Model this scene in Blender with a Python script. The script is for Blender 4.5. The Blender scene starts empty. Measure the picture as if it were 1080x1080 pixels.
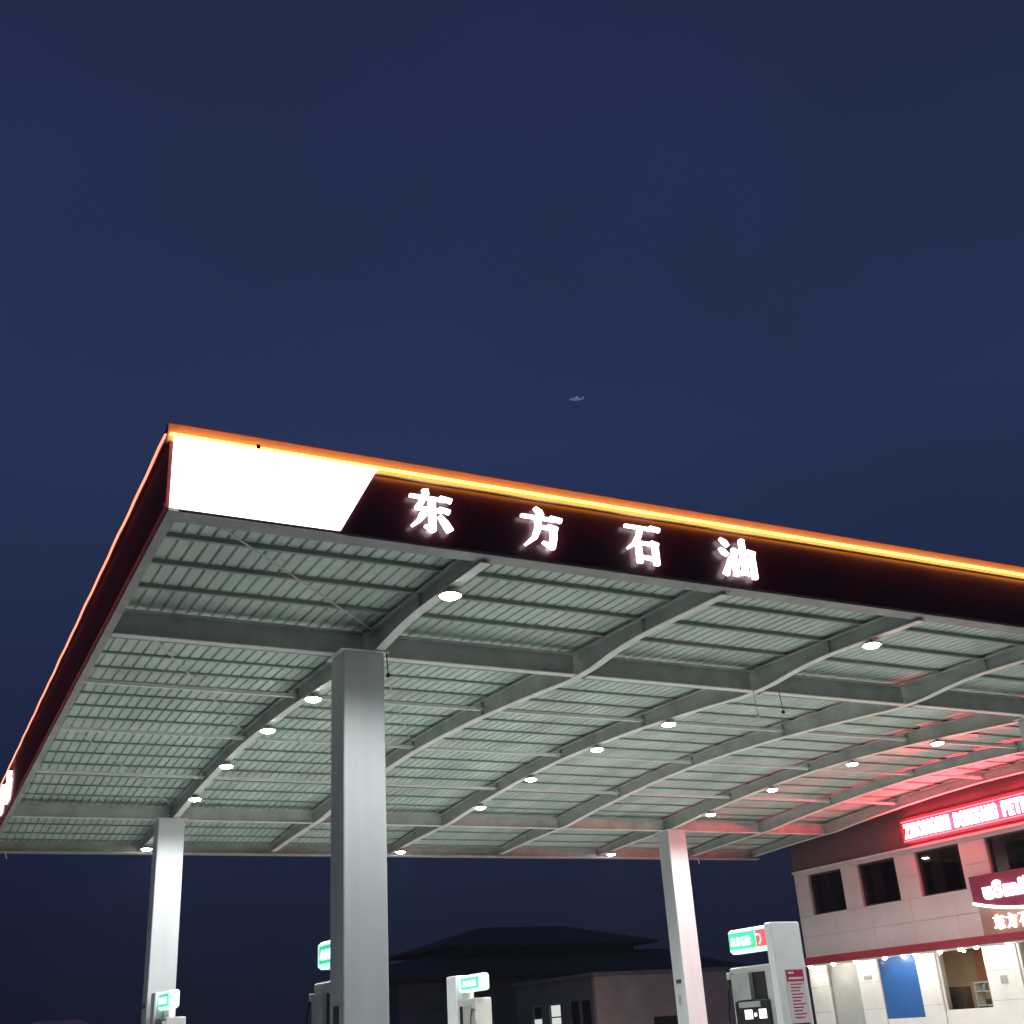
import bpy, math, random
from mathutils import Matrix, Vector
random.seed(7)
scene = bpy.context.scene
col = scene.collection
EYE = 1.6                      # all heights below are given from eye level; EYE lifts them to the ground

# ------------------------------------------------------------------ camera
cam_d = bpy.data.cameras.new('camera')
cam_d.sensor_fit = 'HORIZONTAL'; cam_d.sensor_width = 36.0
cam_d.lens = 1215.1 / 1080 * 36
cam_d.clip_end = 3000
cam = bpy.data.objects.new('camera', cam_d); col.objects.link(cam)
def cam_rot(p, y, r):
    return Matrix.Rotation(y, 3, 'Z') @ Matrix.Rotation(p, 3, 'X') @ Matrix.Rotation(r, 3, 'Y')
Rm = cam_rot(0.4252, -0.4978, 0.0658)      # columns: right, forward, up
right, fwd, up = Rm.col[0], Rm.col[1], Rm.col[2]
M = Matrix((right, up, -fwd)).transposed().to_4x4()
M.translation = Vector((0, 0, EYE))
cam.matrix_world = M
scene.camera = cam

# ------------------------------------------------------------------ sky (night, deep blue)
world = bpy.data.worlds.new('World'); scene.world = world; world.use_nodes = True
nt = world.node_tree; nt.nodes.clear()
out = nt.nodes.new('ShaderNodeOutputWorld'); bg = nt.nodes.new('ShaderNodeBackground')
tc = nt.nodes.new('ShaderNodeTexCoord'); sep = nt.nodes.new('ShaderNodeSeparateXYZ')
nt.links.new(tc.outputs['Generated'], sep.inputs[0])
ramp = nt.nodes.new('ShaderNodeValToRGB')
nt.links.new(sep.outputs['Z'], ramp.inputs[0])
def lin(c): return tuple(((v/255)/12.92 if v/255 <= .04045 else ((v/255+.055)/1.055)**2.4) for v in c)
cr = ramp.color_ramp
stops = [(0.0, (20, 23, 37)), (0.09, (23, 29, 50)), (0.22, (30, 39, 67)), (0.46, (38, 51, 85)), (0.75, (34, 42, 75)), (1.0, (29, 36, 66))]
cr.elements[0].position = 0; cr.elements[0].color = (*lin(stops[0][1]), 1)
cr.elements[1].position = 1; cr.elements[1].color = (*lin(stops[-1][1]), 1)
for p_, c_ in stops[1:-1]:
    e = cr.elements.new(p_); e.color = (*lin(c_), 1)
ns = nt.nodes.new('ShaderNodeTexNoise'); ns.inputs['Scale'].default_value = 2.2; ns.inputs['Detail'].default_value = 4
nt.links.new(tc.outputs['Generated'], ns.inputs['Vector'])
mr = nt.nodes.new('ShaderNodeMapRange'); mr.inputs['From Min'].default_value = .3; mr.inputs['From Max'].default_value = .7
mr.inputs['To Min'].default_value = .90; mr.inputs['To Max'].default_value = 1.07
nt.links.new(ns.outputs['Fac'], mr.inputs['Value'])
mx = nt.nodes.new('ShaderNodeVectorMath'); mx.operation = 'SCALE'
nt.links.new(ramp.outputs['Color'], mx.inputs[0]); nt.links.new(mr.outputs['Result'], mx.inputs['Scale'])
nt.links.new(mx.outputs[0], bg.inputs['Color']); bg.inputs['Strength'].default_value = 1.0
nt.links.new(bg.outputs[0], out.inputs[0])
# no sun: it is night; the canopy lamps and the lit signs do the lighting
vs = scene.view_settings
vs.view_transform = 'Standard'; vs.look = 'None'; vs.exposure = 0; vs.gamma = 1; vs.use_curve_mapping = False
scene.render.engine = 'CYCLES'
cy = scene.cycles
cy.use_denoising = True; cy.max_bounces = 7; cy.diffuse_bounces = 4; cy.glossy_bounces = 3
cy.sample_clamp_indirect = 6; cy.sample_clamp_direct = 0; cy.use_light_tree = True
cy.caustics_reflective = False; cy.caustics_refractive = False

LAMP = 100.0       # radiance of a canopy lamp lens as seen from the side
LAMP_W = 430.0    # downward beam of each canopy lamp

# ------------------------------------------------------------------ materials
def mat(name, c, rough=.55, var=.12, scale=3.0, metallic=0.0, bump=.0, bscale=40, spec=.5, stretch=(1, 1, 1), c2=None):
    m = bpy.data.materials.new(name); m.use_nodes = True
    t = m.node_tree; b = t.nodes['Principled BSDF']
    b.inputs['Roughness'].default_value = rough; b.inputs['Metallic'].default_value = metallic
    b.inputs['Specular IOR Level'].default_value = spec
    tc = t.nodes.new('ShaderNodeTexCoord'); mp = t.nodes.new('ShaderNodeMapping')
    mp.inputs['Scale'].default_value = stretch
    t.links.new(tc.outputs['Object'], mp.inputs['Vector'])
    n = t.nodes.new('ShaderNodeTexNoise'); n.inputs['Scale'].default_value = scale
    n.inputs['Detail'].default_value = 6; n.inputs['Roughness'].default_value = .62
    t.links.new(mp.outputs[0], n.inputs['Vector'])
    r = t.nodes.new('ShaderNodeValToRGB')
    lo = [v*(1-var) for v in c]; hi = [min(1, v*(1+var)) for v in c]
    if c2: lo = c2
    r.color_ramp.elements[0].position = .3; r.color_ramp.elements[0].color = (*lo, 1)
    r.color_ramp.elements[1].position = .68; r.color_ramp.elements[1].color = (*hi, 1)
    t.links.new(n.outputs['Fac'], r.inputs[0]); t.links.new(r.outputs[0], b.inputs['Base Color'])
    rr = t.nodes.new('ShaderNodeMapRange')
    rr.inputs['To Min'].default_value = max(0, rough-.1); rr.inputs['To Max'].default_value = min(1, rough+.12)
    t.links.new(n.outputs['Fac'], rr.inputs['Value']); t.links.new(rr.outputs[0], b.inputs['Roughness'])
    if bump:
        n2 = t.nodes.new('ShaderNodeTexNoise'); n2.inputs['Scale'].default_value = bscale; n2.inputs['Detail'].default_value = 4
        t.links.new(mp.outputs[0], n2.inputs['Vector'])
        bp = t.nodes.new('ShaderNodeBump'); bp.inputs['Strength'].default_value = bump; bp.inputs['Distance'].default_value = .02
        t.links.new(n2.outputs['Fac'], bp.inputs['Height']); t.links.new(bp.outputs[0], b.inputs['Normal'])
    return m
def emit(name, c, s, body=(.6, .6, .6)):
    m = bpy.data.materials.new(name); m.use_nodes = True
    b = m.node_tree.nodes['Principled BSDF']
    b.inputs['Base Color'].default_value = (*body, 1); b.inputs['Roughness'].default_value = .4
    b.inputs['Emission Color'].default_value = (*c, 1); b.inputs['Emission Strength'].default_value = s
    return m
def glass(name, tint=(.8, .85, .85)):
    m = bpy.data.materials.new(name); m.use_nodes = True
    t = m.node_tree; t.nodes.remove(t.nodes['Principled BSDF'])
    o = t.nodes['Material Output']
    tr = t.nodes.new('ShaderNodeBsdfTransparent'); tr.inputs[0].default_value = (*tint, 1)
    gl = t.nodes.new('ShaderNodeBsdfGlossy'); gl.inputs['Roughness'].default_value = .03
    fr = t.nodes.new('ShaderNodeFresnel'); ge = t.nodes.new('ShaderNodeNewGeometry'); io = t.nodes.new('ShaderNodeMapRange')
    io.inputs['To Min'].default_value = 1.5; io.inputs['To Max'].default_value = 1/1.5      # same reflectance on both sides of the sheet
    t.links.new(ge.outputs['Backfacing'], io.inputs['Value']); t.links.new(io.outputs[0], fr.inputs[0])
    mxs = t.nodes.new('ShaderNodeMixShader')
    t.links.new(fr.outputs[0], mxs.inputs[0]); t.links.new(tr.outputs[0], mxs.inputs[1]); t.links.new(gl.outputs[0], mxs.inputs[2])
    t.links.new(mxs.outputs[0], o.inputs[0])
    return m
MT = dict(
    concrete=mat('concrete', (.45, .45, .435), .8, .18, .6, bump=.3, bscale=30),
    kerb=mat('kerb', (.5, .5, .48), .8, .15, 2),
    far_ground=mat('far_ground', (.09, .09, .085), .9, .3, .05),
    sheet=mat('roof_sheet', (.56, .68, .61), .5, .16, 1.3, stretch=(1, .25, 1), c2=(.42, .52, .465)),
    purlin=mat('purlin', (.27, .31, .285), .5, .18, 3, stretch=(.3, 1, 1)),
    steel=mat('painted_steel', (.44, .47, .445), .65, .2, 2.5),
    flange=mat('lit_pale_steel', (.80, .82, .78), .5, .08, 2.5),  # ground bounce painted into the lower flanges' pale colour; struts share it
    colpaint=mat('column_panel', (.53, .555, .575), .4, .09, 1.6, stretch=(1.6, 1.6, .12)),
    soffit=mat('soffit', (.42, .42, .415), .7, .2, 3, spec=.25),
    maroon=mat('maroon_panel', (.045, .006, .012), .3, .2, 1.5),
    maroon_ledlit=mat('maroon_ledlit', (.30, .05, .052), .75, .2, 1.5, spec=.2),  # side maroon raised in colour for the LED light falling on it
    black=mat('black_plastic', (.012, .012, .014), .4, .2, 5),
    dark=mat('dark_grey', (.05, .05, .055), .5, .2, 5),
    grey=mat('grey_metal', (.35, .35, .34), .45, .12, 4),
    white=mat('white_enamel', (.78, .78, .78), .35, .05, 3),
    pumpwhite=mat('pump_enamel', (.52, .50, .49), .35, .06, 3),
    wire=mat('wire', (.55, .57, .55), .5, .1, 4),
    wall=mat('wall_panel', (.60, .545, .545), .42, .07, .8),
    joint=mat('joint', (.34, .32, .32), .8, .1, 4),
    coping=mat('coping', (.66, .63, .63), .45, .08, 2),
    board=mat('sign_board', (.16, .05, .06), .55, .15, 1.2),
    parapet=mat('parapet_cladding', (.13, .075, .08), .6, .15, 1.2),
    redband=mat('red_band', (.25, .026, .04), .4, .12, 2),
    pil=mat('pilaster', (.74, .74, .70), .4, .06, 2),
    bay=mat('bay_wall', (.42, .44, .40), .5, .1, 1.5),
    blue=mat('blue_panel', (.03, .115, .33), .35, .1, 1.2),
    beige=mat('shop_wall', (.58, .50, .38), .6, .12, 1.5),
    orange=mat('orange_wall', (.62, .28, .16), .6, .12, 1.5),
    wood=mat('cabinet', (.07, .04, .03), .5, .3, 3),
    room=mat('dark_room', (.09, .055, .055), .8, .2, 2),
    curtain=mat('curtain', (.22, .13, .13), .8, .2, 6, stretch=(1, 6, 1)),
    frame=mat('window_frame', (.04, .033, .034), .4, .1, 5),
    glass=glass('window_glass', (.55, .5, .5)),
    shopglass=glass('shop_glass', (.9, .92, .9)),
    brown=mat('brown_board', (.34, .20, .15), .5, .1, 2),
    signred=mat('emblem_board', (.24, .03, .07), .35, .12, 1.5),
    pinkwall=mat('plaster_wall', (.78, .57, .49), .85, .16, .8, bump=.2),
    greywall=mat('grey_plaster', (.30, .28, .27), .85, .2, .8),
    tile=mat('roof_tile', (.055, .055, .06), .8, .3, 2, stretch=(4, 1, 1)),
    tileband=mat('ridge_band', (.10, .10, .10), .8, .2, 2),
    farglow=mat('far_glow_pale', (.62, .64, .70), .7, .1, 1),  # pale bluish tone stands in for a faint distant glow
    sticker=mat('sticker', (.72, .60, .62), .45, .04, 5),
    stickred=mat('sticker_red', (.42, .03, .08), .4, .08, 5),
    lens=emit('lamp_lens', (.95, 1.0, .97), LAMP, (.8, .8, .8)),
    lightbox=emit('white_lightbox', (.96, .99, 1.0), 2.6, (.8, .8, .8)),
    letter=emit('lit_letter', (1.0, .96, .98), 3.4, (.8, .8, .8)),
    led=emit('orange_led', (1.0, .33, .045), 10.5, (.8, .4, .1)),
    ledside=emit('peach_led', (1.0, .36, .22), 1.5, (.8, .5, .4)),
    cap=mat('cap_paint', (.93, .72, .55), .5, .06, 2),
    ledred=emit('red_led', (1.0, .050, .085), 90.0, (.5, .1, .1)),
    ledtube=emit('red_tube', (1.0, .19, .20), 2.6, (.5, .1, .1)),
    green=emit('green_sign', (.03, .80, .40), .75, (.1, .5, .3)),
    greenrim=emit('sign_rim', (.55, 1.0, .82), .95, (.7, .8, .8)),
    redsign=emit('red_sign', (1.0, .10, .13), .75, (.5, .1, .1)),
    pinkrim=emit('pink_rim', (1.0, .72, .76), .9, (.8, .7, .7)),
    signtext=emit('sign_text', (.75, 1.0, .92), 1.6, (.8, .8, .8)),
    digits=emit('display', (1.0, .93, .95), 1.6, (.8, .8, .8)),
    shoplamp=emit('soffit_bulb', (1.0, .93, .84), 165.0, (.8, .8, .8)),
    roomlamp=emit('room_lamp', (1.0, .86, .66), 22.0, (.8, .8, .8)),
    winlit=emit('lit_pane', (.95, 1.0, .93), .7, (.7, .7, .7)),
    plane=emit('aircraft_glow', (.55, .65, 1.0), .16, (.6, .6, .6)),  # whole skin glows faintly in place of a landing light
)

# ------------------------------------------------------------------ mesh helpers (world x, y; z from eye level)
class MB:
    def __init__(s): s.v = []; s.f = []; s.smooth = False
    def add(s, vs_, fs):
        n = len(s.v); s.v += [tuple(v) for v in vs_]; s.f += [tuple(i+n for i in f) for f in fs]; return s
    def box(s, x0, x1, y0, y1, z0, z1, b=0.0):
        if b <= 0:
            vs_ = [(x, y, z) for z in (z0, z1) for y in (y0, y1) for x in (x0, x1)]
            return s.add(vs_, [(0, 2, 3, 1), (4, 5, 7, 6), (0, 1, 5, 4), (2, 6, 7, 3), (0, 4, 6, 2), (1, 3, 7, 5)])
        rings = []           # chamfered on all edges
        for z, i in ((z0, b), (z0+b, 0), (z1-b, 0), (z1, b)):
            a0, a1, c0, c1 = x0+i, x1-i, y0+i, y1-i
            k = b if i == 0 else b*.4
            rings.append([(a0+k, c0, z), (a1-k, c0, z), (a1, c0+k, z), (a1, c1-k, z), (a1-k, c1, z), (a0+k, c1, z), (a0, c1-k, z), (a0, c0+k, z)])
        vs_ = [p for r in rings for p in r]; fs = [tuple(reversed(range(8))), tuple(range(24, 32))]
        for r in range(3):
            for i in range(8):
                j = (i+1) % 8; fs.append((r*8+i, r*8+j, r*8+8+j, r*8+8+i))
        return s.add(vs_, fs)
    def prism(s, pts, fn, d0, d1):
        """pts: 2-D outline (ccw), fn(u, v, d) -> 3-D"""
        n = len(pts)
        vs_ = [fn(u, v, d0) for u, v in pts] + [fn(u, v, d1) for u, v in pts]
        fs = [tuple(reversed(range(n))), tuple(range(n, 2*n))] + [(i, (i+1) % n, n+(i+1) % n, n+i) for i in range(n)]
        return s.add(vs_, fs)
    def tube(s, pts, r, seg=8):
        pts = [Vector(p) for p in pts]; rings = []
        for i, p in enumerate(pts):
            t = (pts[min(i+1, len(pts)-1)] - pts[max(i-1, 0)]).normalized()
            a = t.orthogonal().normalized() if i == 0 else (a - t*a.dot(t)).normalized()
            b = t.cross(a)
            rings.append([p + (a*math.cos(2*math.pi*k/seg) + b*math.sin(2*math.pi*k/seg))*r for k in range(seg)])
        vs_ = [q for rg in rings for q in rg]; fs = [tuple(reversed(range(seg))), tuple(range(len(vs_)-seg, len(vs_)))]
        for i in range(len(rings)-1):
            for k in range(seg):
                l = (k+1) % seg; fs.append((i*seg+k, i*seg+l, i*seg+seg+l, i*seg+seg+k))
        return s.add(vs_, fs)
    def lathe(s, c, prof, seg=24):
        vs_ = []; fs = []
        for r, z in prof:
            vs_ += [(c[0]+r*math.cos(2*math.pi*k/seg), c[1]+r*math.sin(2*math.pi*k/seg), c[2]+z) for k in range(seg)]
        for i in range(len(prof)-1):
            for k in range(seg):
                l = (k+1) % seg; fs.append((i*seg+k, i*seg+l, i*seg+seg+l, i*seg+seg+k))
        fs += [tuple(reversed(range(seg))), tuple(range(len(vs_)-seg, len(vs_)))]
        return s.add(vs_, fs)
    def strip(s, ys, prof_fn, x):
        """closed section prof_fn(y) -> [(dx, z)...] swept along y at x"""
        rings = [[(x+dx, y, z) for dx, z in prof_fn(y)] for y in ys]; n = len(rings[0])
        vs_ = [p for r in rings for p in r]; fs = [tuple(range(n)), tuple(reversed(range(len(vs_)-n, len(vs_))))]
        for i in range(len(rings)-1):
            for k in range(n):
                l = (k+1) % n; fs.append((i*n+k, i*n+n+k, i*n+n+l, i*n+l))
        return s.add(vs_, fs)
    def mesh(s, name, material, off):
        me = bpy.data.meshes.new(name)
        me.from_pydata([(x-off[0], y-off[1], z+EYE-off[2]) for x, y, z in s.v], [], s.f)
        me.materials.append(material); me.update()
        import bmesh
        bm = bmesh.new(); bm.from_mesh(me); bmesh.ops.recalc_face_normals(bm, faces=bm.faces); bm.to_mesh(me); bm.free()
        if s.smooth:
            for p in me.polygons: p.use_smooth = True
        return me
    def build(s, name, m, parent=None):
        root = parent
        while root is not None and root.parent: root = root.parent
        off = Vector(root.location) if root else Vector((0, 0, 0))
        me = s.mesh(name, MT[m] if isinstance(m, str) else m, off)
        o = bpy.data.objects.new(name, me); col.objects.link(o)
        if parent: o.parent = parent
        return o
def thing(name, label, cat, loc, group=None):
    o = bpy.data.objects.new(name, None); col.objects.link(o); o.empty_display_size = .3
    o.location = (loc[0], loc[1], loc[2]+EYE); tag(o, label, cat, group); return o
def tag(o, label, cat, group=None):
    o['label'] = label; o['category'] = cat
    if group: o['group'] = group
    return o
def B(*a): return MB().box(*a)
def inst(src, parent, dloc):
    o = bpy.data.objects.new(src.name.split('.')[0], src.data); col.objects.link(o); o.parent = parent
    o.location = Vector(src.location) + Vector(dloc); return o
def copy_tree(o, parent=None):
    c = o.copy(); col.objects.link(c); c.parent = parent
    for ch in list(o.children): copy_tree(ch, c)
    return c
def text_mesh(ch, offset=.02):
    cu = bpy.data.curves.new('t', 'FONT'); cu.body = ch; cu.size = 1; cu.offset = offset
    to = bpy.data.objects.new('t', cu); col.objects.link(to)
    dg = bpy.context.evaluated_depsgraph_get(); me = bpy.data.meshes.new_from_object(to.evaluated_get(dg))
    vs_ = [tuple(v.co) for v in me.vertices]; fs = [tuple(p.vertices) for p in me.polygons]
    ed = {}
    for f in fs:
        for i in range(len(f)):
            a, b = f[i], f[(i+1) % len(f)]; ed[(a, b)] = 1
    border = [(a, b) for (a, b) in ed if (b, a) not in ed]
    bpy.data.objects.remove(to); bpy.data.curves.remove(cu); bpy.data.meshes.remove(me)
    return vs_, fs, border
def text_solid(mb, ch, fn, d0, d1, offset=.02):
    """fn(u, v, d) maps glyph space to the world; returns the glyph's width"""
    vs_, fs, border = text_mesh(ch, offset)
    if not vs_: return .3
    x0 = min(v[0] for v in vs_); x1 = max(v[0] for v in vs_); n = len(vs_)
    V = [fn(v[0]-x0, v[1], d0) for v in vs_] + [fn(v[0]-x0, v[1], d1) for v in vs_]
    F = [tuple(reversed(f)) for f in fs] + [tuple(i+n for i in f) for f in fs] + [(a, b, b+n, a+n) for a, b in border]
    mb.add(V, F); return x1-x0
def text_width(ch, offset=.02):
    vs_, _, _ = text_mesh(ch, offset)
    return (max(v[0] for v in vs_) - min(v[0] for v in vs_)) if vs_ else .3

# brush-heavy Song style strokes: polylines of (u, v, half width)
GLYPH = {
 'east': [[(.04, .83, .034), (.5, .83, .034), (.86, .83, .034)], [(.74, .90, .02), (.97, .835, .055)],
          [(.38, 1.0, .07), (.40, .93, .065), (.30, .72, .055), (.20, .56, .06)], [(.16, .55, .036), (.55, .55, .036), (.80, .55, .036)],
          [(.70, .61, .02), (.92, .55, .052)], [(.53, .72, .072), (.53, .40, .072), (.53, .06, .072)], [(.53, .05, .06), (.36, .13, .02)],
          [(.32, .40, .075), (.24, .26, .055), (.07, .10, .03)], [(.70, .40, .035), (.82, .26, .07), (.92, .10, .075)]],
 'square': [[(.37, 1.0, .04), (.47, .91, .075), (.52, .84, .05)], [(.03, .76, .036), (.5, .76, .036), (.86, .76, .036)], [(.74, .83, .02), (.98, .765, .055)],
          [(.42, .75, .068), (.41, .50, .068), (.31, .24, .058), (.08, .03, .03)], [(.44, .53, .034), (.74, .53, .036)],
          [(.66, .585, .03), (.86, .525, .05)], [(.78, .53, .070), (.77, .28, .072), (.72, .04, .066)], [(.72, .05, .06), (.50, .14, .02)]],
 'stone': [[(.03, .92, .036), (.5, .92, .036), (.86, .92, .036)], [(.74, .985, .02), (.98, .925, .055)],
          [(.46, .91, .06), (.38, .68, .064), (.24, .47, .052), (.05, .33, .028)], [(.35, .56, .05), (.35, .30, .072), (.35, .01, .07)],
          [(.35, .51, .036), (.78, .51, .036)], [(.72, .565, .03), (.89, .505, .05)], [(.82, .50, .068), (.82, .25, .072), (.82, .0, .07)], [(.35, .13, .036), (.82, .13, .036)]],
 'oil': [[(.05, .97, .03), (.16, .89, .07), (.24, .81, .05)], [(.0, .69, .03), (.10, .62, .07), (.18, .55, .05)], [(.27, .50, .022), (.20, .28, .05), (.10, .03, .08)],
          [(.40, .72, .05), (.40, .38, .066), (.40, .02, .064)], [(.40, .68, .036), (.86, .68, .036)], [(.80, .735, .025), (.99, .675, .05)],
          [(.92, .67, .06), (.92, .36, .066), (.92, .0, .064)], [(.40, .385, .034), (.92, .385, .034)], [(.40, .09, .036), (.92, .09, .036)], [(.66, 1.0, .06), (.66, .60, .064), (.66, .10, .06)]],
}
def glyph(mb, name, fn, d0, d1, fat=1.0):
    for si, st in enumerate(GLYPH[name]):
        L = []; Rr = []; n = len(st)
        for i, (u, v, w) in enumerate(st):
            a = st[max(i-1, 0)]; b = st[min(i+1, n-1)]
            tu, tv = b[0]-a[0], b[1]-a[1]; l = math.hypot(tu, tv); tu /= l; tv /= l; w *= fat
            e = (-w*.5 if i == 0 else (w*.5 if i == n-1 else 0))
            if i in (0, n-1):
                k = .95
                c = (u+tu*e, v+tv*e); ins = (u-tu*e*.4, v-tv*e*.4)
                if i == 0:
                    L += [(c[0]-tv*w*k, c[1]+tu*w*k), (ins[0]-tv*w, ins[1]+tu*w)]; Rr += [(c[0]+tv*w*k, c[1]-tu*w*k), (ins[0]+tv*w, ins[1]-tu*w)]
                else:
                    L += [(ins[0]-tv*w, ins[1]+tu*w), (c[0]-tv*w*k, c[1]+tu*w*k)]; Rr += [(ins[0]+tv*w, ins[1]-tu*w), (c[0]+tv*w*k, c[1]-tu*w*k)]
            else:
                L.append((u-tv*w, v+tu*w)); Rr.append((u+tv*w, v-tu*w))
        o = si*.0015*(1 if d1 > d0 else -1)
        n2 = len(L); vs_ = []; fs = []
        for a, b in zip(L, Rr):
            vs_ += [fn(*a, d0), fn(*b, d0), fn(*a, d1+o), fn(*b, d1+o)]
        for i in range(n2-1):
            p, q = i*4, i*4+4
            fs += [(p, p+1, q+1, q), (p+2, q+2, q+3, p+3), (p, q, q+2, p+2), (p+1, p+3, q+3, q+1)]
        fs += [(0, 2, 3, 1), (n2*4-4, n2*4-3, n2*4-1, n2*4-2)]
        mb.add(vs_, fs)
NAMES = ('east', 'square', 'stone', 'oil')

# ------------------------------------------------------------------ ground
G = -EYE
g = MB(); N = 20; S = 140.0
for i in range(N+1):
    for j in range(N+1): g.v.append((-S+2*S*i/N, -S+2*S*j/N, G-.02))
for i in range(N):
    for j in range(N):
        a = i*(N+1)+j; g.f.append((a, a+1, a+N+2, a+N+1))
o = g.build('ground', 'far_ground'); o['kind'] = 'structure'
o = B(-8, 60, -12, 38, G-.015, G+.0).build('forecourt', 'concrete'); o['kind'] = 'structure'

# ------------------------------------------------------------------ canopy
X0, X1, Y0, Y3 = 1.865, 24.05, 10.30, 29.80
YB1, YB2, H = 13.97, 26.14, 4.70
RX = [5.307 + 3.2427*i for i in range(6)] + [23.85]
def lerp_tab(tab, y):
    if y <= tab[0][0]: return tab[0][1]
    for (a, za), (b, zb) in zip(tab, tab[1:]):
        if y <= b: return za + (zb-za)*(y-a)/(b-a)
    return tab[-1][1]
FL = [(10.3, 4.70), (12.3, 4.79), (13.0, 4.77), (13.6, 4.71), (14.3, 4.71), (15.0, 4.775), (16.2, 4.865), (17.5, 4.945), (19, 5.0), (20.3, 5.02), (21.8, 4.985),
      (23, 4.93), (24.2, 4.855), (25.2, 4.775), (25.8, 4.715), (26.5, 4.71), (28, 4.665), (29.8, 4.585)]
def zf(y): return lerp_tab(FL, y)
ZT_ = [(9, 4.88), (10.3, 4.935), (12, 4.995), (14, 5.055), (15.5, 5.115), (17, 5.175), (18.5, 5.225), (20, 5.245), (21.5, 5.225), (23, 5.175), (24.5, 5.105), (26, 5.02), (28, 4.89), (29.8, 4.735), (31, 4.63)]
def zt(y): return sum(lerp_tab(ZT_, y+d) for d in (-.9, -.45, 0, .45, .9))/5     # rafter tops
def edge_b(y): return 4.78 - (y-Y0)*.0125      # fascia bottom along the sides
def edge_t(y): return 5.68 - (y-Y0)*.0055
canopy = thing('station_canopy', 'large steel canopy with corrugated roof, maroon fascia and four white columns', 'canopy', (13, 20, G))

# corrugated sheets, one every 0.9 m
PITCH, RIB, RD = .16, .024, .034
ys = [Y0+.05 + (Y3-Y0-.1)*i/24 for i in range(25)]
w = PITCH*5; nx = int((X1-X0)/w)
for k in range(nx+1):
    xa = X0+.06+k*w; m = MB(); xs = []
    for r in range(5):
        x = xa + r*PITCH
        xs += [(x+.002, 0), (x+PITCH-RIB-.014, 0), (x+PITCH-RIB, RD), (x+PITCH-.014, RD)]
    xs.append((xa+w-.0005, .0))
    xs = [q for q in xs if q[0] < X1-.02]
    if len(xs) < 4: continue
    for y in ys:
        for x, dz in xs: m.v.append((x, y, zt(y)+.057+dz))
    n = len(xs)
    for i in range(len(ys)-1):
        for q in range(n-1): a = i*n+q; m.f.append((a, a+1, a+n+1, a+n))
    m.build('roof_sheet', 'sheet', canopy)
# waterproof top cover so that no sky shows through
m = MB()
for y in ys: m.v += [(X0+.05, y, zt(y)+.13), (X1-.05, y, zt(y)+.16)]
for i in range(len(ys)-1): m.f.append((2*i, 2*i+1, 2*i+3, 2*i+2))
m.build('roof_cover', 'dark', canopy)

# purlins (C sections)
py = [10.62+.02, 11.42, 12.25, 13.10] + [14.55+.79*i for i in range(15)] + [26.5, 27.3, 28.1, 28.9, 29.5]
proto = None
for y in py:
    z = zt(y)
    if proto is None:
        m = MB(); yp, zp = y, z
        sec = [(0, .002), (.05, .002), (.05, .02), (.046, .02), (.046, .006), (.004, .006), (.004, .050), (.046, .050), (.046, .038), (.05, .038), (.05, .054), (0, .054)]
        m.prism(sec, lambda u, v, d: (d, yp+u, zp+v), X0+.105, X1-.12)
        proto = m.build('purlin', 'purlin', canopy)
    else:
        k = 1.0 if y < YB1 else .55          # made shallower behind the front beam to soften their shaded lines
        c = inst(proto, canopy, (0, y-yp, z-zp)); c.scale.z = k
        base = zp+EYE-canopy.location.z; c.location.z = (z-zp) + base*(1-k) + .054*(1-k)

# rafters: web + flanges + stiffeners
fine = [Y0+.14]
for a, b in zip([q[0] for q in FL], [q[0] for q in FL][1:]):
    fine += [a+(b-a)*t for t in (.25, .5, .75, 1.0)]
fine = [y for y in fine if Y0+.13 <= y <= Y3-.14] + [Y3-.14]
def zfs(y):      # softened flange line
    return (zf(y-.25)+2*zf(y)+zf(y+.25))/4 if Y0+.4 < y < Y3-.4 else zf(y)
rproto = None
for x in RX:
    if rproto is None:
        x_p = x
        rproto = MB().strip(fine, lambda y: [(-.006, zfs(y)+.012), (.006, zfs(y)+.012), (.006, zt(y)-.012), (-.006, zt(y)-.012)], x).build('rafter', 'steel', canopy)
        fp = MB().strip(fine, lambda y: [(-.065, zfs(y)), (.065, zfs(y)), (.065, zfs(y)+.012), (-.065, zfs(y)+.012)], x).build('flange', 'flange', rproto)
        tp = MB().strip(fine, lambda y: [(-.09, zt(y)-.012), (.09, zt(y)-.012), (.09, zt(y)), (-.09, zt(y))], x).build('flange', 'steel', rproto)
        sp = []
        for y in (12.2, 17.2, 20.25, 23.25, 28.0):
            for sgn in (-1, 1):
                sp.append(B(x+min(sgn*.008, sgn*.058), x+max(sgn*.008, sgn*.058), y-.006, y+.006, zfs(y)+.014, zt(y)-.014).build('stiffener', 'steel', rproto))
    else:
        r = inst(rproto, canopy, (x-x_p, 0, 0))
        for c in [fp, tp]+sp: inst(c, r, (0, 0, 0))

# conduit feeding the lamps, clipped to the three lamp rafters
rafters = sorted([o for o in canopy.children if o.name.startswith('rafter')], key=lambda o: o.location.x)
for i in (0, 2, 4):
    pts = [(RX[0]+.03, y, zfs(y)+.035+.006*math.sin(y*3)) for y in fine[::2]]
    MB().tube(pts, .011, 6).build('conduit', 'wire', rafters[i])
# struts between rafters (rows behind the front beam)
for y, dz in ((17.2, .0), (20.25, .0), (23.25, .0)):
    for i in range(-1, 6):
        xa = X0+.105 if i < 0 else RX[i]+.012; xb = RX[i+1]-.012
        zz = zt(y) - .125
        m = MB().prism([(-.028, -.026), (.028, -.026), (.028, .026), (-.028, .026)], lambda u, v, d: (d, y+u, zz+v), xa, xb)
        m.build('strut', 'flange', canopy)

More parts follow.
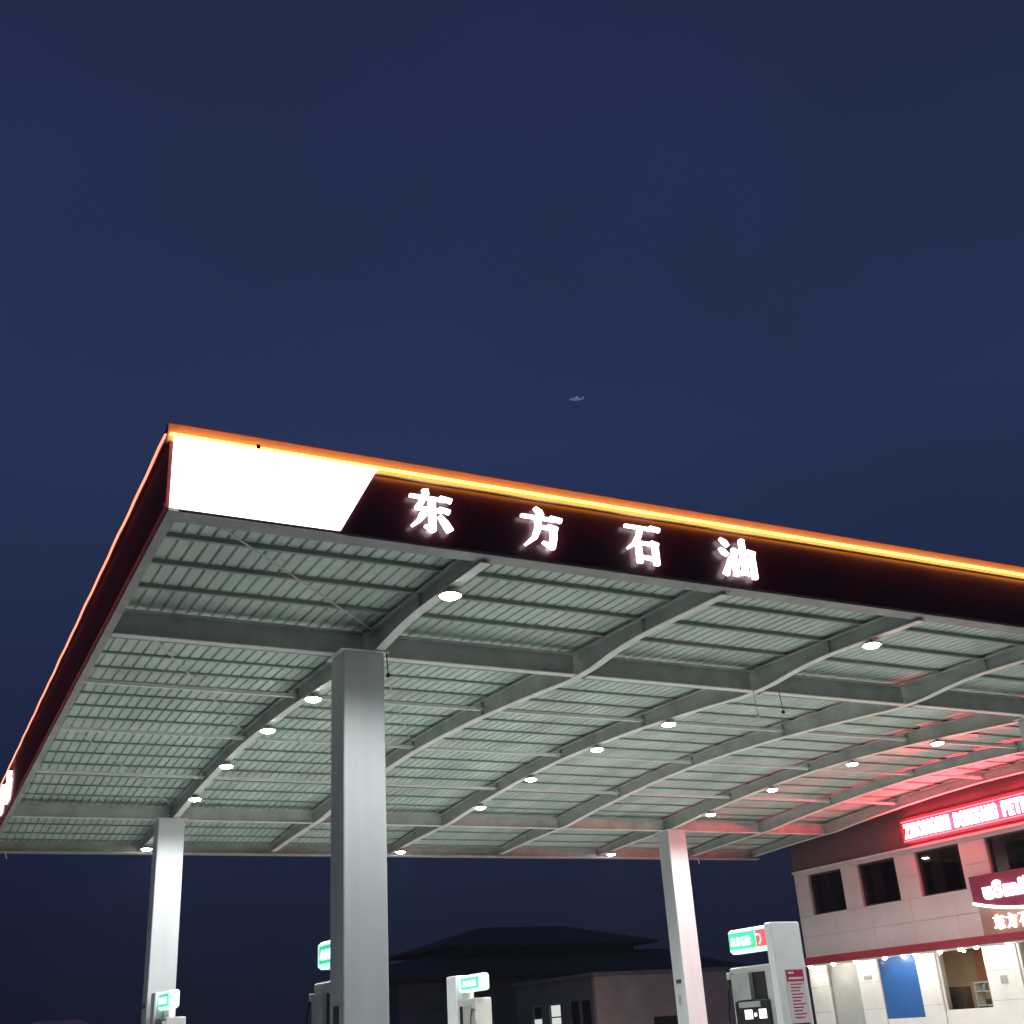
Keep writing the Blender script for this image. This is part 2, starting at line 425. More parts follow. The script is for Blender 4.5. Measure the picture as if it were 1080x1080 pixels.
# cross beams over the columns
for y in (YB1, YB2):
    for i in range(-1, 6):
        xa = X0+.101 if i < 0 else RX[i]+.11; xb = RX[i+1]-.11
        bm_ = B(xa, xb, y-.006, y+.006, H+.014, zt(y)-.05).build('beam', 'steel', canopy)
        B(xa, xb, y-.065, y+.065, H+.0, H+.014).build('flange', 'flange', bm_)
        B(xa, xb, y-.10, y+.10, zt(y)-.05, zt(y)-.036).build('flange', 'steel', bm_)

# bracing rods in the left bay and one behind
for a, b in (((2.25, 10.62), (5.2, 13.7)), ((2.25, 14.25), (5.2, 20.1)), ((2.25, 20.3), (5.2, 25.95)), ((5.4, 14.2), (8.4, 20.1))):
    pts = [(a[0]+(b[0]-a[0])*t, a[1]+(b[1]-a[1])*t, zt(a[1]+(b[1]-a[1])*t)-.035) for t in [i/8 for i in range(9)]]
    MB().tube(pts, .011, 6).build('brace_rod', 'wire', canopy)

# columns
for cx, cyy in ((5.105, 13.95), (5.225, 26.15), (18.25, 13.98), (18.40, 26.13)):
    c = B(cx-.28, cx+.28, cyy-.25, cyy+.25, G, H-.012, .012).build('column', 'colpaint', canopy)
    for z in (.35, 2.45):
        pass
    B(cx-.33, cx+.33, cyy-.30, cyy+.30, H-.011, H-.001).build('cap_plate', 'flange', c)
    B(cx-.34, cx+.34, cyy-.31, cyy+.31, G+.15, G+.45, .01).build('base_cladding', 'grey', c)
    if cyy > 20:
        B(cx-.30, cx-.281, cyy-.10, cyy+.10, .93, 1.02).build('notice_plate', 'dark', c)
        B(cx-.31, cx-.281, cyy-.05, cyy+.07, .44, .66).build('switch_box', 'grey', c)
    else:
        B(cx-.296, cx-.281, cyy-.08, cyy+.08, .20, .42).build('notice_plate', 'dark', c)

# fascias -----------------------------------------------------------------
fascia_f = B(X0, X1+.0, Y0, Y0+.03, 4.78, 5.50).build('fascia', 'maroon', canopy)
# soffit plate behind the front fascia
B(X0+.03, X1, Y0+.03, Y0+.25, 4.76, 4.79).build('fascia_return', 'soffit', fascia_f)
B(X0+.03, X1, Y0+.22, Y0+.25, 4.79, 4.90).build('fascia_return', 'soffit', fascia_f)
B(X0, X1, Y0+.031, Y0+.06, 4.80, 5.66).build('fascia_back', 'dark', fascia_f)
# lit corner light box with a slanted end, in two joined sheets (seam as in the photograph)
def fx(u, v, d): return (u, d, v)
MB().prism([(X0+.004, 4.785), (2.69, 4.785), (2.69, 5.545), (X0+.004, 5.545)], fx, Y0-.045, Y0-.004).build('light_box', 'lightbox', fascia_f)
MB().prism([(2.694, 4.785), (3.585, 4.785), (3.985, 5.545), (2.694, 5.545)], fx, Y0-.045, Y0-.004).build('light_box', 'lightbox', fascia_f)
# cap with glowing orange band and LED line under it
def sec_cap(y0, s): return [(y0-.035*s, 5.50), (y0-.035*s, 5.68), (y0+.06*s, 5.68), (y0+.06*s, 5.50)]
cap_f = MB().prism(sec_cap(Y0, 1), lambda u, v, d: (d, u, v), X0-.06, X1+.02).build('cap_band', 'cap', canopy)
B(X0-.065, X1+.02, Y0-.04, Y0+.06, 5.681, 5.688).build('top_trim', 'maroon_ledlit', cap_f)
B(2.66, 2.70, Y0-.138, Y0-.128, 5.505, 5.55).build('clip', 'black', cap_f)
MB().tube([(X0-.05, Y0-.10, 5.528), (X1, Y0-.10, 5.526)], .017, 8).build('led_strip', 'led', cap_f)
# front letters 东方石油
for k, (nm, xa, xb) in enumerate((('east', 4.33, 4.86), ('square', 5.67, 6.22), ('stone', 7.04, 7.56), ('oil', 8.40, 8.95))):
    m = MB(); hgt = .475; z0 = 4.895; xb -= .03
    glyph(m, nm, lambda u, v, d: (xa+(xb-xa)*u, d, z0+hgt*v), Y0-.035, Y0-.075, 1.0)
    o = m.build('letter', 'letter', fascia_f)
# left side fascia (slopes gently)
def side_sheet(name, mtl, xa, xb, fb, ft, parent):
    yy = [Y0 + (Y3-Y0)*i/10 for i in range(11)]
    return MB().strip(yy, lambda y: [(xa, fb(y)), (xb, fb(y)), (xb, ft(y)), (xa, ft(y))], 0).build(name, mtl, parent)
fascia_l = side_sheet('fascia', 'maroon_ledlit', X0-.03, X0-.001, edge_b, lambda y: edge_t(y)-.17, canopy)
side_sheet('fascia_return', 'soffit', X0+.0, X0+.10, lambda y: edge_b(y)-.02, lambda y: edge_b(y)+.01, fascia_l)
side_sheet('fascia_return', 'soffit', X0+.07, X0+.10, lambda y: edge_b(y)+.01, lambda y: max(edge_b(y)+.02, zt(y)+.05), fascia_l)
side_sheet('edge_trim', 'maroon_ledlit', X0-.045, X0-.03, lambda y: edge_b(y)-.015, lambda y: edge_b(y)+.05, fascia_l)
side_sheet('fascia_back', 'dark', X0+.002, X0+.03, lambda y: edge_b(y)+.02, lambda y: edge_t(y)-.02, fascia_l)
cap_l = side_sheet('cap_band', 'maroon_ledlit', X0-.06, X0+.04, lambda y: edge_t(y)-.14, lambda y: edge_t(y)+.0, canopy)
MB().tube([(X0-.075, Y0+(Y3-Y0)*i/60, edge_t(Y0+(Y3-Y0)*i/60)-.115+.010*math.sin(i*1.7)+.006*math.sin(i*.9)) for i in range(61)], .013, 6).build('led_strip', 'ledside', cap_l)
for k, nm in enumerate(('oil', 'stone', 'square', 'east')):
    ya = 24.35 + k*1.35; m = MB()          # reads from the far end towards the camera
    glyph(m, nm, lambda u, v, d: (d, ya+.55*(1-u), 4.72+.56*v), X0-.05, X0-.115, 1.0)
    m.build('letter', 'letter', fascia_l)
# rear and right edges
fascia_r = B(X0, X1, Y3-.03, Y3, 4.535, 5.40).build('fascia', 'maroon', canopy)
B(X0+.03, X1, Y3-.25, Y3-.03, 4.515, 4.545).build('fascia_return', 'soffit', fascia_r)
B(X0+.14, X1-.02, Y3-.055, Y3-.032, 4.546, 4.80).build('fascia_return', 'steel', fascia_r)
fascia_e = side_sheet('fascia', 'maroon', X1, X1+.03, lambda y: zf(y)+.06, edge_t, canopy)
# little brackets hanging from the rear edge
for x in (2.05, 2.22, 21.6):
    MB().tube([(x, Y3-.3, 4.55), (x+.03, Y3-.32, 4.46), (x+.06, Y3-.32, 4.36)], .012, 6).build('hook', 'white', canopy)

# ------------------------------------------------------------------ canopy lamps
lamp0 = None
rows = ((0, 'left'), (2, 'middle'), (4, 'right'))
pos = ((11.40, 'in front of the front cross beam'), (16.45, 'first behind the front cross beam'), (18.90, 'second behind the front cross beam'),
       (21.65, 'third behind the front cross beam'), (24.15, 'just before the rear cross beam'), (29.05, 'at the rear edge'))
for ri, rt in rows:
    for y, pt in pos:
        x = RX[ri]; z = zfs(y); lab = 'round lit canopy lamp in the %s row, %s' % (rt, pt)
        if lamp0 is None:
            lamp0 = thing('canopy_lamp', lab, 'lamp', (x, y, z), 'round lamps under the canopy')
            MB().tube([(x, y, z-.002), (x, y, z-.05)], .018, 8).build('stem', 'grey', lamp0)
            m = MB(); m.smooth = True
            m.lathe((x, y, z), [(.03, -.03), (.10, -.04), (.145, -.06), (.150, -.078), (.138, -.080)]).build('housing', 'grey', lamp0)
            m = MB(); m.smooth = True
            m.lathe((x, y, z), [(.118, -.079), (.116, -.086), (.098, -.102), (.066, -.113), (.03, -.118), (.005, -.119)], 16).build('lens', 'lens', lamp0)
            ld = bpy.data.lights.new('lamp_light', 'SPOT'); ld.energy = LAMP_W; ld.color = (.95, 1.0, .97)
            ld.spot_size = math.radians(166); ld.spot_blend = .7; ld.shadow_soft_size = .10
            lo = bpy.data.objects.new('lamp_light', ld); col.objects.link(lo); lo.parent = lamp0; lo.location = (0, 0, -.235)
        else:
            c = copy_tree(lamp0); c.location = (x, y, z+EYE); c['label'] = lab

# cable ends hanging under the canopy
for (x, y, z0, z1, lab) in ((12.12, 13.84, 4.70, 4.39, 'short black cable end hanging from the front cross beam'),
                            (5.40, 13.66, 4.70, 4.40, 'short black cable end hanging by the front left column top'),
                            (11.62, 13.86, 4.70, 4.30, 'thin pale cable hanging from front cross beam beside the black one')):
    t = thing('hanging_cable', lab, 'cable', (x, y, z1), 'cable ends hanging from the beam')
    pale = 'pale' in lab
    MB().tube([(x, y, z0), (x+.01, y, (z0+z1)/2), (x+.02, y, z1)], .007, 6).build('wire', 'wire' if pale else 'black', t)
    m = MB(); m.smooth = True
    m.lathe((x+.02, y, z1-.03), [(.008, -.02), (.026, -.012), (.030, .012), (.02, .03), (.008, .036)], 10).build('plug', 'wire' if pale else 'black', t)

# ------------------------------------------------------------------ pump islands and fuel pumps
def island(x0, x1, y0, y1, lab):
    t = thing('pump_island', lab, 'island', ((x0+x1)/2, (y0+y1)/2, G), 'raised pump islands')
    B(x0, x1, y0, y1, G+.001, G+.15, .02).build('kerb', 'kerb', t)
island(4.5, 5.9, 12.6, 27.6, 'raised concrete pump island carrying the left columns')
island(10.6, 11.95, 12.6, 27.6, 'raised concrete pump island between the column rows')
island(17.6, 19.1, 12.6, 27.6, 'raised concrete pump island carrying the right columns')

def pump(lab, x, ya, yb, pillar, top=1.2, body_top=.69, w=.52, red=True, over=0.0, plen=.16):
    """-x face at x; ya<yb along y; the tall pillar stands at the near ('n') or far ('f') end"""
    t = thing('fuel_pump', lab, 'fuel pump', (x+w/2, (ya+yb)/2, G+.15), 'fuel pumps with green lit signs')
    Lp = plen
    near = pillar == 'n'
    pa, pb = (ya, ya+Lp) if near else (yb-Lp, yb)
    sa, sb = (pb+.004, yb) if near else (ya, pa-.004)          # span of sign and body
    B(x, x+w, pa, pb, G+.151, top+.02, .018).build('pillar', 'white', t)
    body = B(x+.02, x+w-.02, sa, sb, G+.151, body_top, .02).build('body', 'pumpwhite', t)
    D = sb-sa
    def Y(f): return sb-D*f if near else sa+D*f                # f = 0 at the free end, 1 at the pillar
    def fs_(f0, f1, z0, z1, d0, d1): a, b = sorted((Ys(f0), Ys(f1))); return B(x+d0, x+d1, a, b, z0, z1)
    def Ys(f): return (sb+over)-(D+over)*f if near else (sa-over)+(D+over)*f
    def fb(f0, f1, z0, z1, d0, d1): a, b = sorted((Y(f0), Y(f1))); return B(x+d0, x+d1, a, b, z0, z1)
    # sign box
    zs0, zs1 = top-.33, top
    sign = B(x+.06, x+.24, *sorted((Ys(.0), Ys(.995))), zs0, zs1, .035).build('sign', 'greenrim', t)
    if red:
        fs_(.06, .70, zs0+.06, zs1-.05, .045, .058).build('sign_face', 'green', sign)
        fs_(.73, .97, zs0+.06, zs1-.05, .045, .058).build('price_face', 'redsign', sign)
        f0, f1 = .11, .60
        m = MB(); a = Ys(.80); m.tube([(x+.04, a, zs0+.09), (x+.04, a-.05, zs0+.14), (x+.04, a-.04, zs0+.21), (x+.04, a+.05, zs0+.22)], .014, 6)
        m.build('mark', 'pinkrim', sign)
    else:
        fs_(.14, .86, zs0+.06, zs1-.06, .045, .058).build('sign_face', 'green', sign)
        f0, f1 = .22, .78
    ya_, yb_ = Ys(f0), Ys(f1)
    hi_ = max(ya_, yb_); lo_ = min(ya_, yb_)
    for k, nm in enumerate(NAMES):
        m = MB(); cw = (hi_-lo_)/4; ys0 = hi_-cw*k
        glyph(m, nm, lambda u, v, d: (d, ys0-cw*(.06+.88*u), zs0+.10+.12*v), x+.042, x+.030, 1.1)
        m.build('sign_letter', 'signtext', sign)
    # arm that carries the sign
    fb(.82, .99, body_top+.002, zs0-.002, .16, w-.16).build('sign_post', 'pumpwhite', t)
    # nozzle cover, dark slot, display
    fb(.12, .55, .25, .60, -.045, .018).build('nozzle_cover', 'grey', body)
    fb(.57, .86, .25, .60, .006, .018).build('nozzle_slot', 'black', body)
    disp = fb(.10, .90, -.16, .235, -.02, .018).build('display', 'black', body)
    fb(.20, .72, .15, .225, -.028, -.021).build('display_label', 'grey', disp)
    for (q0, q1, z0, z1) in ((.32, .50, .0, .12), (.66, .83, .0, .12), (.54, .60, .03, .075)):
        fb(q0, q1, z0, z1, -.026, -.021).build('readout', 'digits', disp)
    m = MB(); h = Y(.05)
    pts = [(x-.03, h, .55), (x-.07, h, .40), (x-.10, h+(.02 if near else -.02), .05), (x-.12, h, -.5), (x-.12, Y(.3), -.95), (x-.06, Y(.5), -.6), (x-.04, Y(.5), -.35)]
    m.tube(pts, .016, 8); m.build('hose', 'black', body)
    B(x-.05, x+.018, h-.05, h+.05, .53, .63, .012).build('hose_cap', 'grey', body)
    # the notice on the pillar end
    if near:
        st = B(x+.13, x+.45, pa-.010, pa-.001, -.40, .60).build('notice', 'sticker', t)
        B(x+.14, x+.44, pa-.014, pa-.0105, .44, .585).build('notice_header', 'stickred', st)
        for z in (.55, .48):
            B(x+.17, x+(.27 if z > .5 else .42), pa-.017, pa-.0145, z-.016, z+.012).build('print_line', 'sticker', st)
        for k in range(11):
            B(x+.19, x+.40-.03*(k % 3), pa-.0125, pa-.0105, .395-k*.042, .408-k*.042).build('print_line', 'stickred', st)
        B(x+.14, x+.44, pa-.0135, pa-.0105, -.105, -.09).build('print_line', 'black', st)
    return t
pump('white fuel pump with green and red lit sign, nearest to the shop', 11.0, 13.50, 14.60, 'n')
pump('fuel pump half hidden behind the front left column', 5.0, 14.25, 15.40, 'n', 1.24, .75, .42, red=False)
pump('white fuel pump with lit green sign, standing in front of the pinkish house', 11.0, 23.25, 24.62, 'f', 1.20, .74, .42, red=False, over=.28, plen=.5)
pump('fuel pump with small green sign in front of the rear left column', 4.98, 24.25, 25.7, 'f', 1.18, .70, .42, red=False, over=.1, plen=.4)

# ------------------------------------------------------------------ station shop on the right
XB = 24.30; YN, YF = 9.0, 28.40
shop = thing('station_shop', 'two storey station shop with grey panel wall and dark upstairs windows', 'building', (28, 19, G))
wins = [(26.36, 27.80), (24.22, 25.68), (21.92, 23.46), (19.55, 21.06), (17.2, 18.7), (14.8, 16.3), (12.4, 13.9)]
ZT, ZS, ZW0, ZW1 = 3.93, 1.52, 2.66, 3.80
# backing walls with real openings
B(XB+.03, XB+.25, YN, YF, ZS, ZW0).build('wall', 'joint', shop)
B(XB+.03, XB+.25, YN, YF, ZW1, ZT-.03).build('wall', 'joint', shop)
piers = []; prev = YF
for a, b in wins: piers.append((b, prev)); prev = a
piers.append((YN, prev))
for a, b in piers: B(XB+.03, XB+.25, a, b, ZW0, ZW1).build('wall', 'joint', shop)
B(XB+.25, 34, YF-.2, YF, G, ZT-.03).build('wall', 'wall', shop)
B(XB+.031, XB+.25, YF-.001, YF+.012, ZS, ZT-.03).build('wall', 'wall', shop)
B(XB+.25, 34, YN, YN+.2, G, ZT-.03).build('wall', 'wall', shop)
B(33.8, 34, YN+.2, YF-.2, G, ZT-.03).build('wall', 'wall', shop)
B(XB+.05, 34, YN, YF, ZT-.028, ZT+.1).build('roof', 'dark', shop)
B(XB+2.8, XB+2.85, YN+.2, YF-.2, 1.62, ZT-.03).build('room_wall', 'room', shop)
B(XB+.25, 33.8, YN+.2, YF-.2, 1.50, 1.60).build('floor_slab', 'room', shop)
# facing panels
gap = .008
def panels(a, b, z0, z1, n, rows_):
    for r in range(rows_):
        for k in range(n):
            ya, yb = a+(b-a)*k/n, a+(b-a)*(k+1)/n; za, zb = z0+(z1-z0)*r/rows_, z0+(z1-z0)*(r+1)/rows_
            e = random.uniform(-.002, .002)
            B(XB+e, XB+.03, ya+gap/2, yb-gap/2, za+gap/2, zb-gap/2).build('wall_panel', 'wall', shop)
panels(YN, YF, ZS, ZW0, 13, 2)
for a, b in piers:
    n = max(1, round((b-a)/1.2)); panels(a, b, ZW0, ZW1, n, 2)
panels(YN, YF, ZW1, ZT-.03, 13, 1)
B(XB-.05, XB+.2, YN, YF+.02, ZT-.03, ZT+.03).build('coping', 'coping', shop)
# windows
for a, b in wins:
    wdw = MB()
    for q in ((a, b, ZW0, ZW0+.05), (a, b, ZW1-.05, ZW1)): wdw.box(XB+.10, XB+.16, *q)
    for q in ((a, a+.05), (b-.05, b)): wdw.box(XB+.101, XB+.159, q[0], q[1], ZW0+.05, ZW1-.05)
    f = wdw.build('window', 'frame', shop)
    for q0, q1 in ((a+.05, b-.05),):
        B(XB+.125, XB+.131, q0, q1, ZW0+.05, ZW1-.05).build('pane', 'glass', f)
    B(XB-.02, XB+.10, a-.03, b+.03, ZW0-.03, ZW0+.001).build('sill', 'coping', f)
    for s in (0, 1):
        m = MB(); n = 16; yy0 = a+.08 if s == 0 else b-.50
        for i in range(n+1):
            y = yy0+.42*i/n; xx = XB+.42+.03*math.sin(i*1.6)
            m.v += [(xx, y, ZW0+.0), (xx, y, ZW1+.02), (xx+.006, y, ZW0), (xx+.006, y, ZW1+.02)]
        for i in range(n):
            p = i*4; m.f += [(p, p+4, p+5, p+1), (p+2, p+3, p+7, p+6)]
        m.build('curtain', 'curtain', f)
# parapet board behind the LED sign
B(XB+.02, XB+.16, YN, YF, ZT+.031, 5.75).build('parapet', 'parapet', shop)
# red band with soffit and bulbs
B(XB-.45, XB-.0, YN, YF+.02, 1.32, 1.51, .012).build('red_band', 'redband', shop)
B(XB-.40, XB+.2, YN, YF, 1.285, 1.318).build('soffit', 'coping', shop)
bulb = None
for y in (27.9, 26.92, 26.0, 24.88, 24.2, 23.78, 22.9, 22.24, 21.72, 20.72, 19.8, 18.9, 18.0):
    if bulb is None:
        y_b = y; m = MB(); m.smooth = True
        m.lathe((XB-.33, y, 1.283), [(.055, 0), (.055, -.012), (.045, -.035), (.02, -.05), (.004, -.052)], 14)
        bulb = m.build('downlight', 'shoplamp', shop)
    else: inst(bulb, shop, (0, y-y_b, 0))
# ground floor: pilasters and bays
pils = [(27.60, 28.36), (25.55, 26.35), (23.45, 24.12), (20.85, 21.85), (18.6, 19.3), (16.4, 17.1)]
for a, b in pils:
    zs_ = [G, -.62, .05, .72, 1.284]
    p0 = B(XB+.02, XB+.3, a+.01, b-.01, G, 1.284).build('pilaster', 'joint', shop)
    for z0, z1 in zip(zs_, zs_[1:]):
        B(XB-.02, XB+.02-.001, a, b, z0+.004, z1-.004).build('facing_tile', 'pil', p0)
    if abs(a-25.55) < .01: B(XB-.04, XB-.022, 25.82, 26.12, .80, .90).build('plaque', 'grey', p0)
    if abs(a-20.85) < .01: B(XB-.04, XB-.022, 21.25, 21.45, .42, .60).build('plaque', 'grey', p0)
B(XB+.10, XB+.25, 26.35, 27.60, G, 1.284).build('bay_wall', 'bay', shop)
m = MB(); m.tube([(XB-.05, 26.5, -.62), (XB-.08, 26.9, -.9)], .03, 6); 
B(XB+.06, XB+.20, 24.12, 25.55, -.22, 1.284).build('blue_panel', 'blue', shop)
B(XB+.04, XB+.20, 24.12, 25.55, G, -.222).build('bay_sill', 'pil', shop)
# shop window bay with the room behind
def shop_bay(a, b, wallmat):
    B(XB+.04, XB+.20, a, b, G, -.14).build('bay_sill', 'pil', shop)
    f = MB()
    f.box(XB+.06, XB+.11, a, a+.05, -.14, 1.284); f.box(XB+.06, XB+.11, b-.05, b, -.14, 1.284); f.box(XB+.061, XB+.109, a+.05, b-.05, -.14, -.09)
    fo = f.build('shop_window', 'pil', shop)
    B(XB+.08, XB+.088, a+.05, b-.05, -.09, 1.284).build('pane', 'shopglass', fo)
shop_bay(21.85, 23.45, 'beige'); shop_bay(19.3, 20.85, 'orange'); shop_bay(17.1, 18.6, 'orange')
B(XB+3.2, XB+3.3, 16.4, 26.4, G, 1.49).build('room_wall', 'beige', shop)
B(XB+.3, XB+3.2, 26.3, 26.4, G, 1.49).build('room_wall', 'beige', shop)
B(XB+.3, XB+3.2, 16.4, 16.5, G, 1.49).build('room_wall', 'orange', shop)
B(XB+.26, XB+3.2, 16.5, 26.3, 1.40, 1.48).build('room_ceiling', 'orange', shop)
B(XB+3.12, XB+3.198, 16.6, 25.0, .62, 1.39).build('room_frieze', 'orange', shop)
for y in (17.6, 20.0, 22.6, 24.9): B(XB+1.2, XB+1.4, y-.6, y+.6, 1.375, 1.398).build('room_lamp', 'roomlamp', shop)
# things inside the shop window
cab = thing('display_cabinet', 'dark brown cabinet standing inside the lit shop window', 'cabinet', (XB+.65, 23.5, G))
B(XB+.5, XB+.8, 23.2, 23.8, G, .44, .01).build('carcass', 'wood', cab)
for z in (-.9, -.35, .1): B(XB+.485, XB+.499, 23.24, 23.76, z-.18, z+.2).build('door', 'frame', cab)
shf = thing('store_shelf', 'pale store shelf with dark goods inside the lit shop window', 'shelf', (XB+1.0, 22.75, G))
for y in (22.35, 23.12): B(XB+.85, XB+1.2, y-.015, y+.015, G, .52).build('side_panel', 'pil', shf)
for z in (-.8, -.42, -.05, .28, .49): B(XB+.85, XB+1.2, 22.366, 23.104, z, z+.025).build('shelf_board', 'pil', shf)
ORD = ('first', 'second', 'third', 'fourth', 'fifth', 'sixth', 'seventh', 'eighth', 'ninth')
for z in (-.395, -.025, .305):
    y = 22.40; gi = 0
    while y < 22.92:
        wd = random.uniform(.10, .17); hh = random.uniform(.12, .20)
        t = MB().box(XB+.88, XB+1.05, y, y+wd, z+.001, z+hh, .012).build('goods_box', random.choice(('wood', 'dark', 'grey', 'brown')))
        lv = {-.395: 'lowest', -.025: 'middle', .305: 'upper'}[z]
        tag(t, '%s small goods box from the right on the %s board of the shop shelf' % (ORD[gi], lv), 'box', 'goods boxes on the shop shelf')
        y += wd + random.uniform(.02, .06); gi += 1

# LED sign over the upper windows
led = thing('led_sign', 'blazing red lettered LED sign on the parapet above the shop windows', 'sign', (XB-.1, 19, ZT+.1))
B(XB-.02, XB+.018, YN+.5, 23.75, 4.04, 4.70).build('backboard', 'board', led)
for z in (4.105, 4.60):
    MB().tube([(XB-.11, YN+.6, z), (XB-.11, 23.60, z)], .013, 6).build('border_tube', 'ledtube', led)
def led_word(word, ya, yb):
    ws = [text_width(c, .05) for c in word]; gapw = .10; tot = sum(ws)+gapw*(len(word)-1); sc = (ya-yb)/tot; u0 = 0
    for c, wd in zip(word, ws):
        m = MB(); yy = ya-u0*sc
        text_solid(m, c, lambda u, v, d: (d, yy-u*sc, 4.18+.48*v), XB-.11, XB-.15, .05)
        m.build('led_letter', 'ledred', led); u0 += wd+gapw
led_word('ZHONGSHI', 23.52, 21.92); led_word('DONGFANG', 21.74, 20.36); led_word('PETROLEUM', 20.18, 18.3)
# emblem sign
em = thing('shop_sign', 'maroon smile-shaped shop sign with white lettering below the upper windows', 'sign', (XB-.2, 20, 2.4))
YE0, YE1 = 18.0, 21.66
def arc(y):  # lower edge: a smile
    t = (y-(YE0+YE1)/2)/((YE1-YE0)/2); return 2.06 + .24*t*t
n = 20; pts = [(YE1-(YE1-YE0)*i/n, arc(YE1-(YE1-YE0)*i/n)) for i in range(n+1)]
m = MB().prism(pts+[(YE0, 2.92), (YE1, 2.92)], lambda u, v, d: (d, u, v), XB-.16, XB-.025)
m.build('board', 'signred', em)
MB().tube([(XB-.17, y, z-.02) for y, z in pts], .035, 8).build('smile_line', 'letter', em)
B(XB-.07, XB-.012, YE0, 21.62, 1.522, 2.22).build('lower_board', 'brown', em)
yy = 21.27
for c in 'uSmile':
    wd = text_width(c, .05); m = MB()
    text_solid(m, c, lambda u, v, d: (d, yy-u*.56, 2.36+.52*v), XB-.175, XB-.205, .05)
    m.build('letter', 'letter', em); yy -= wd*.56+.05
for k, nm in enumerate(NAMES):
    m = MB(); ya = 21.22-k*.385
    glyph(m, nm, lambda u, v, d: (d, ya-.32*u, 1.63+.32*v), XB-.085, XB-.12, 1.1)
    m.build('letter', 'letter', em)

# ------------------------------------------------------------------ houses behind
hs = thing('plaster_house', 'low pinkish plaster house with dark windows behind the middle pump', 'house', (27, 43, G))
hx0, hx1, hy0, hy1, ht = 23.92, 34.5, 40.0, 46.4, 1.80
B(hx0, hx1, hy0, hy0+.2, G, ht).build('wall', 'pinkwall', hs)
B(hx1-.2, hx1, hy0+.2, hy1, G, ht).build('wall', 'pinkwall', hs)
B(hx0+.2, hx1-.2, hy1-.2, hy1, G, ht).build('wall', 'greywall', hs)
wd = [(40.42, 41.15), (41.30, 41.99), (42.74, 43.65), (44.3, 45.1)]
B(hx0, hx0+.2, hy0+.2, hy1, 1.02, ht).build('wall', 'greywall', hs); B(hx0, hx0+.2, hy0+.2, hy1, G, -.5).build('wall', 'greywall', hs)
prev = hy0+.2
for a, b in wd+[(hy1, hy1)]:
    B(hx0, hx0+.2, prev, a, -.5, 1.02).build('wall', 'greywall', hs); prev = b
for k, (a, b) in enumerate(wd):
    f = MB()
    f.box(hx0+.05, hx0+.10, a, b, -.5, -.42); f.box(hx0+.05, hx0+.10, a, b, .95, 1.02); f.box(hx0+.051, hx0+.099, a, a+.06, -.42, .95); f.box(hx0+.051, hx0+.099, b-.06, b, -.42, .95)
    f.box(hx0+.052, hx0+.098, a+.06, b-.06, .50, .55)
    fo = f.build('window', 'coping' if k > 1 else 'frame', hs)
    B(hx0+.07, hx0+.076, a+.06, b-.06, .55, .95).build('pane', 'winlit' if k == 2 else 'glass', fo)
    B(hx0+.07, hx0+.076, a+.06, b-.06, -.42, .50).build('pane', 'winlit' if k in (2, 3) else 'glass', fo)
B(hx0-.12, hx1+.1, hy0-.12, hy1+.1, ht+.001, ht+.15, .02).build('roof', 'greywall', hs)
B(26.4, 27.5, hy0-.03, hy0-.002, G, .30).build('door', 'wood', hs)
# dark hip roofed hall farther back
hh = thing('hip_roof_hall', 'dark hall with a two tier hipped roof against the night sky', 'hall', (29, 60, G))
def hip(x0, x1, y0, y1, z0, z1, rx, ry, e=.12):
    cx, cy_ = (x0+x1)/2, (y0+y1)/2
    V = [(x0, y0, z0), (x1, y0, z0), (x1, y1, z0), (x0, y1, z0), (x0, y0, z0+e), (x1, y0, z0+e), (x1, y1, z0+e), (x0, y1, z0+e),
         (cx-rx, cy_-ry, z1), (cx+rx, cy_-ry, z1), (cx+rx, cy_+ry, z1), (cx-rx, cy_+ry, z1)]
    return MB().add(V, [(3, 2, 1, 0), (0, 1, 5, 4), (1, 2, 6, 5), (2, 3, 7, 6), (3, 0, 4, 7), (4, 5, 9, 8), (5, 6, 10, 9), (6, 7, 11, 10), (7, 4, 8, 11), (8, 9, 10, 11)])
B(22.5, 41.5, 56, 66, G, 2.6).build('wall', 'greywall', hh)
r1 = hip(21.5, 42.6, 54.8, 67.2, 2.602, 3.9, 7.0, 3.4).build('roof', 'tile', hh)
B(26.2, 37.4, 58.0, 64.0, 3.8, 4.2).build('clerestory', 'tileband', hh)
hip(25.2, 38.4, 57.0, 65.0, 4.201, 5.45, 2.6, .6).build('upper_roof', 'tile', hh)
# far shed at the left, coloured pale in place of a glow
sh = thing('glow_shed', 'far low shed at the bottom left edge, coloured pale for a faint glow', 'shed', (7.5, 60, G))
B(6.4, 8.7, 60, 64, G, 1.55).build('wall', 'farglow', sh)
MB().prism([(6.1, 1.551), (8.98, 1.551), (8.5, 1.80), (6.6, 1.80)], lambda u, v, d: (u, d, v), 59.7, 64.3).build('roof', 'farglow', sh)
B(7.2, 7.8, 59.96, 59.995, G, .6).build('door', 'grey', sh)

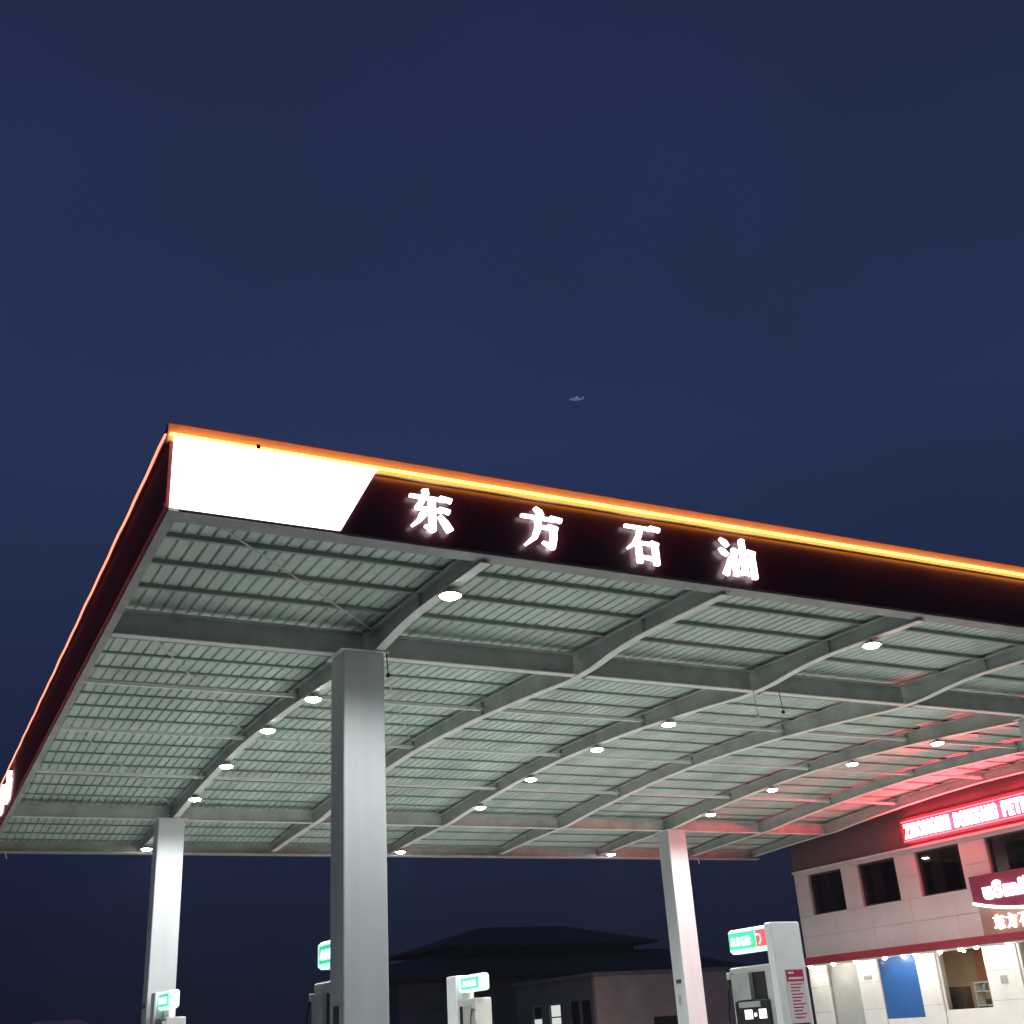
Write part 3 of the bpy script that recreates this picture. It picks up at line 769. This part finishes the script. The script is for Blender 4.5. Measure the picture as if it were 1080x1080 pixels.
# ------------------------------------------------------------------ tiny aircraft
dirv = Rm @ Vector(((608-540)/1215.1, 1, (540-421)/1215.1)); P = dirv.normalized()*700
pl = thing('light_aircraft', 'tiny pale aircraft in the dark sky above the canopy', 'aircraft', (P.x, P.y, P.z))
rt = right; fw = Vector((fwd.x, fwd.y, 0)).normalized()
ax = (rt*.96 + Vector((0, 0, .16)) + fw*.2).normalized(); sd = ax.cross(Vector((0, 0, 1))).normalized(); upv = sd.cross(ax)
def pp(a, s, u): return P + ax*a + sd*s + upv*u
m = MB(); m.smooth = True; rings = []
for a, r in ((-4.2, .2), (-3, .75), (-1, 1.0), (1.2, .9), (3, .5), (4.6, .15)):
    rings.append([pp(a, r*math.cos(k*math.pi/4), r*math.sin(k*math.pi/4)) for k in range(8)])
m.v = [tuple(q) for r_ in rings for q in r_]
for i in range(5):
    for k in range(8): l = (k+1) % 8; m.f.append((i*8+k, i*8+l, i*8+8+l, i*8+8+k))
m.f += [tuple(reversed(range(8))), tuple(range(40, 48))]
m.build('fuselage', 'plane', pl)
for s in (-1, 1):
    MB().prism([(-1.2, .7*s), (.6, .7*s), (.5, 2.4*s), (-.4, 2.4*s)], lambda u, v, d: tuple(pp(u, v, d)), .5, .75).build('wing', 'plane', pl)
MB().prism([(3.2, .3), (4.5, .3), (4.7, 1.9), (4.1, 1.9)], lambda u, v, d: tuple(pp(u, d, v)), -.1, .1).build('tail_fin', 'plane', pl)

# ------------------------------------------------------------------ damp night air under and around the canopy
hz = B(-144, 144, -144, 144, G-1.0, 6.35).build('haze', 'wire'); hz['kind'] = 'stuff'
hm = bpy.data.materials.new('haze'); hm.use_nodes = True; ht_ = hm.node_tree; ht_.nodes.remove(ht_.nodes['Principled BSDF'])
pv = ht_.nodes.new('ShaderNodeVolumePrincipled'); pv.inputs['Color'].default_value = (.72, .82, 1.0, 1); pv.inputs['Density'].default_value = .0003
pv.inputs['Anisotropy'].default_value = .35
ht_.links.new(pv.outputs[0], ht_.nodes['Material Output'].inputs['Volume'])
hz.data.materials.clear(); hz.data.materials.append(hm)
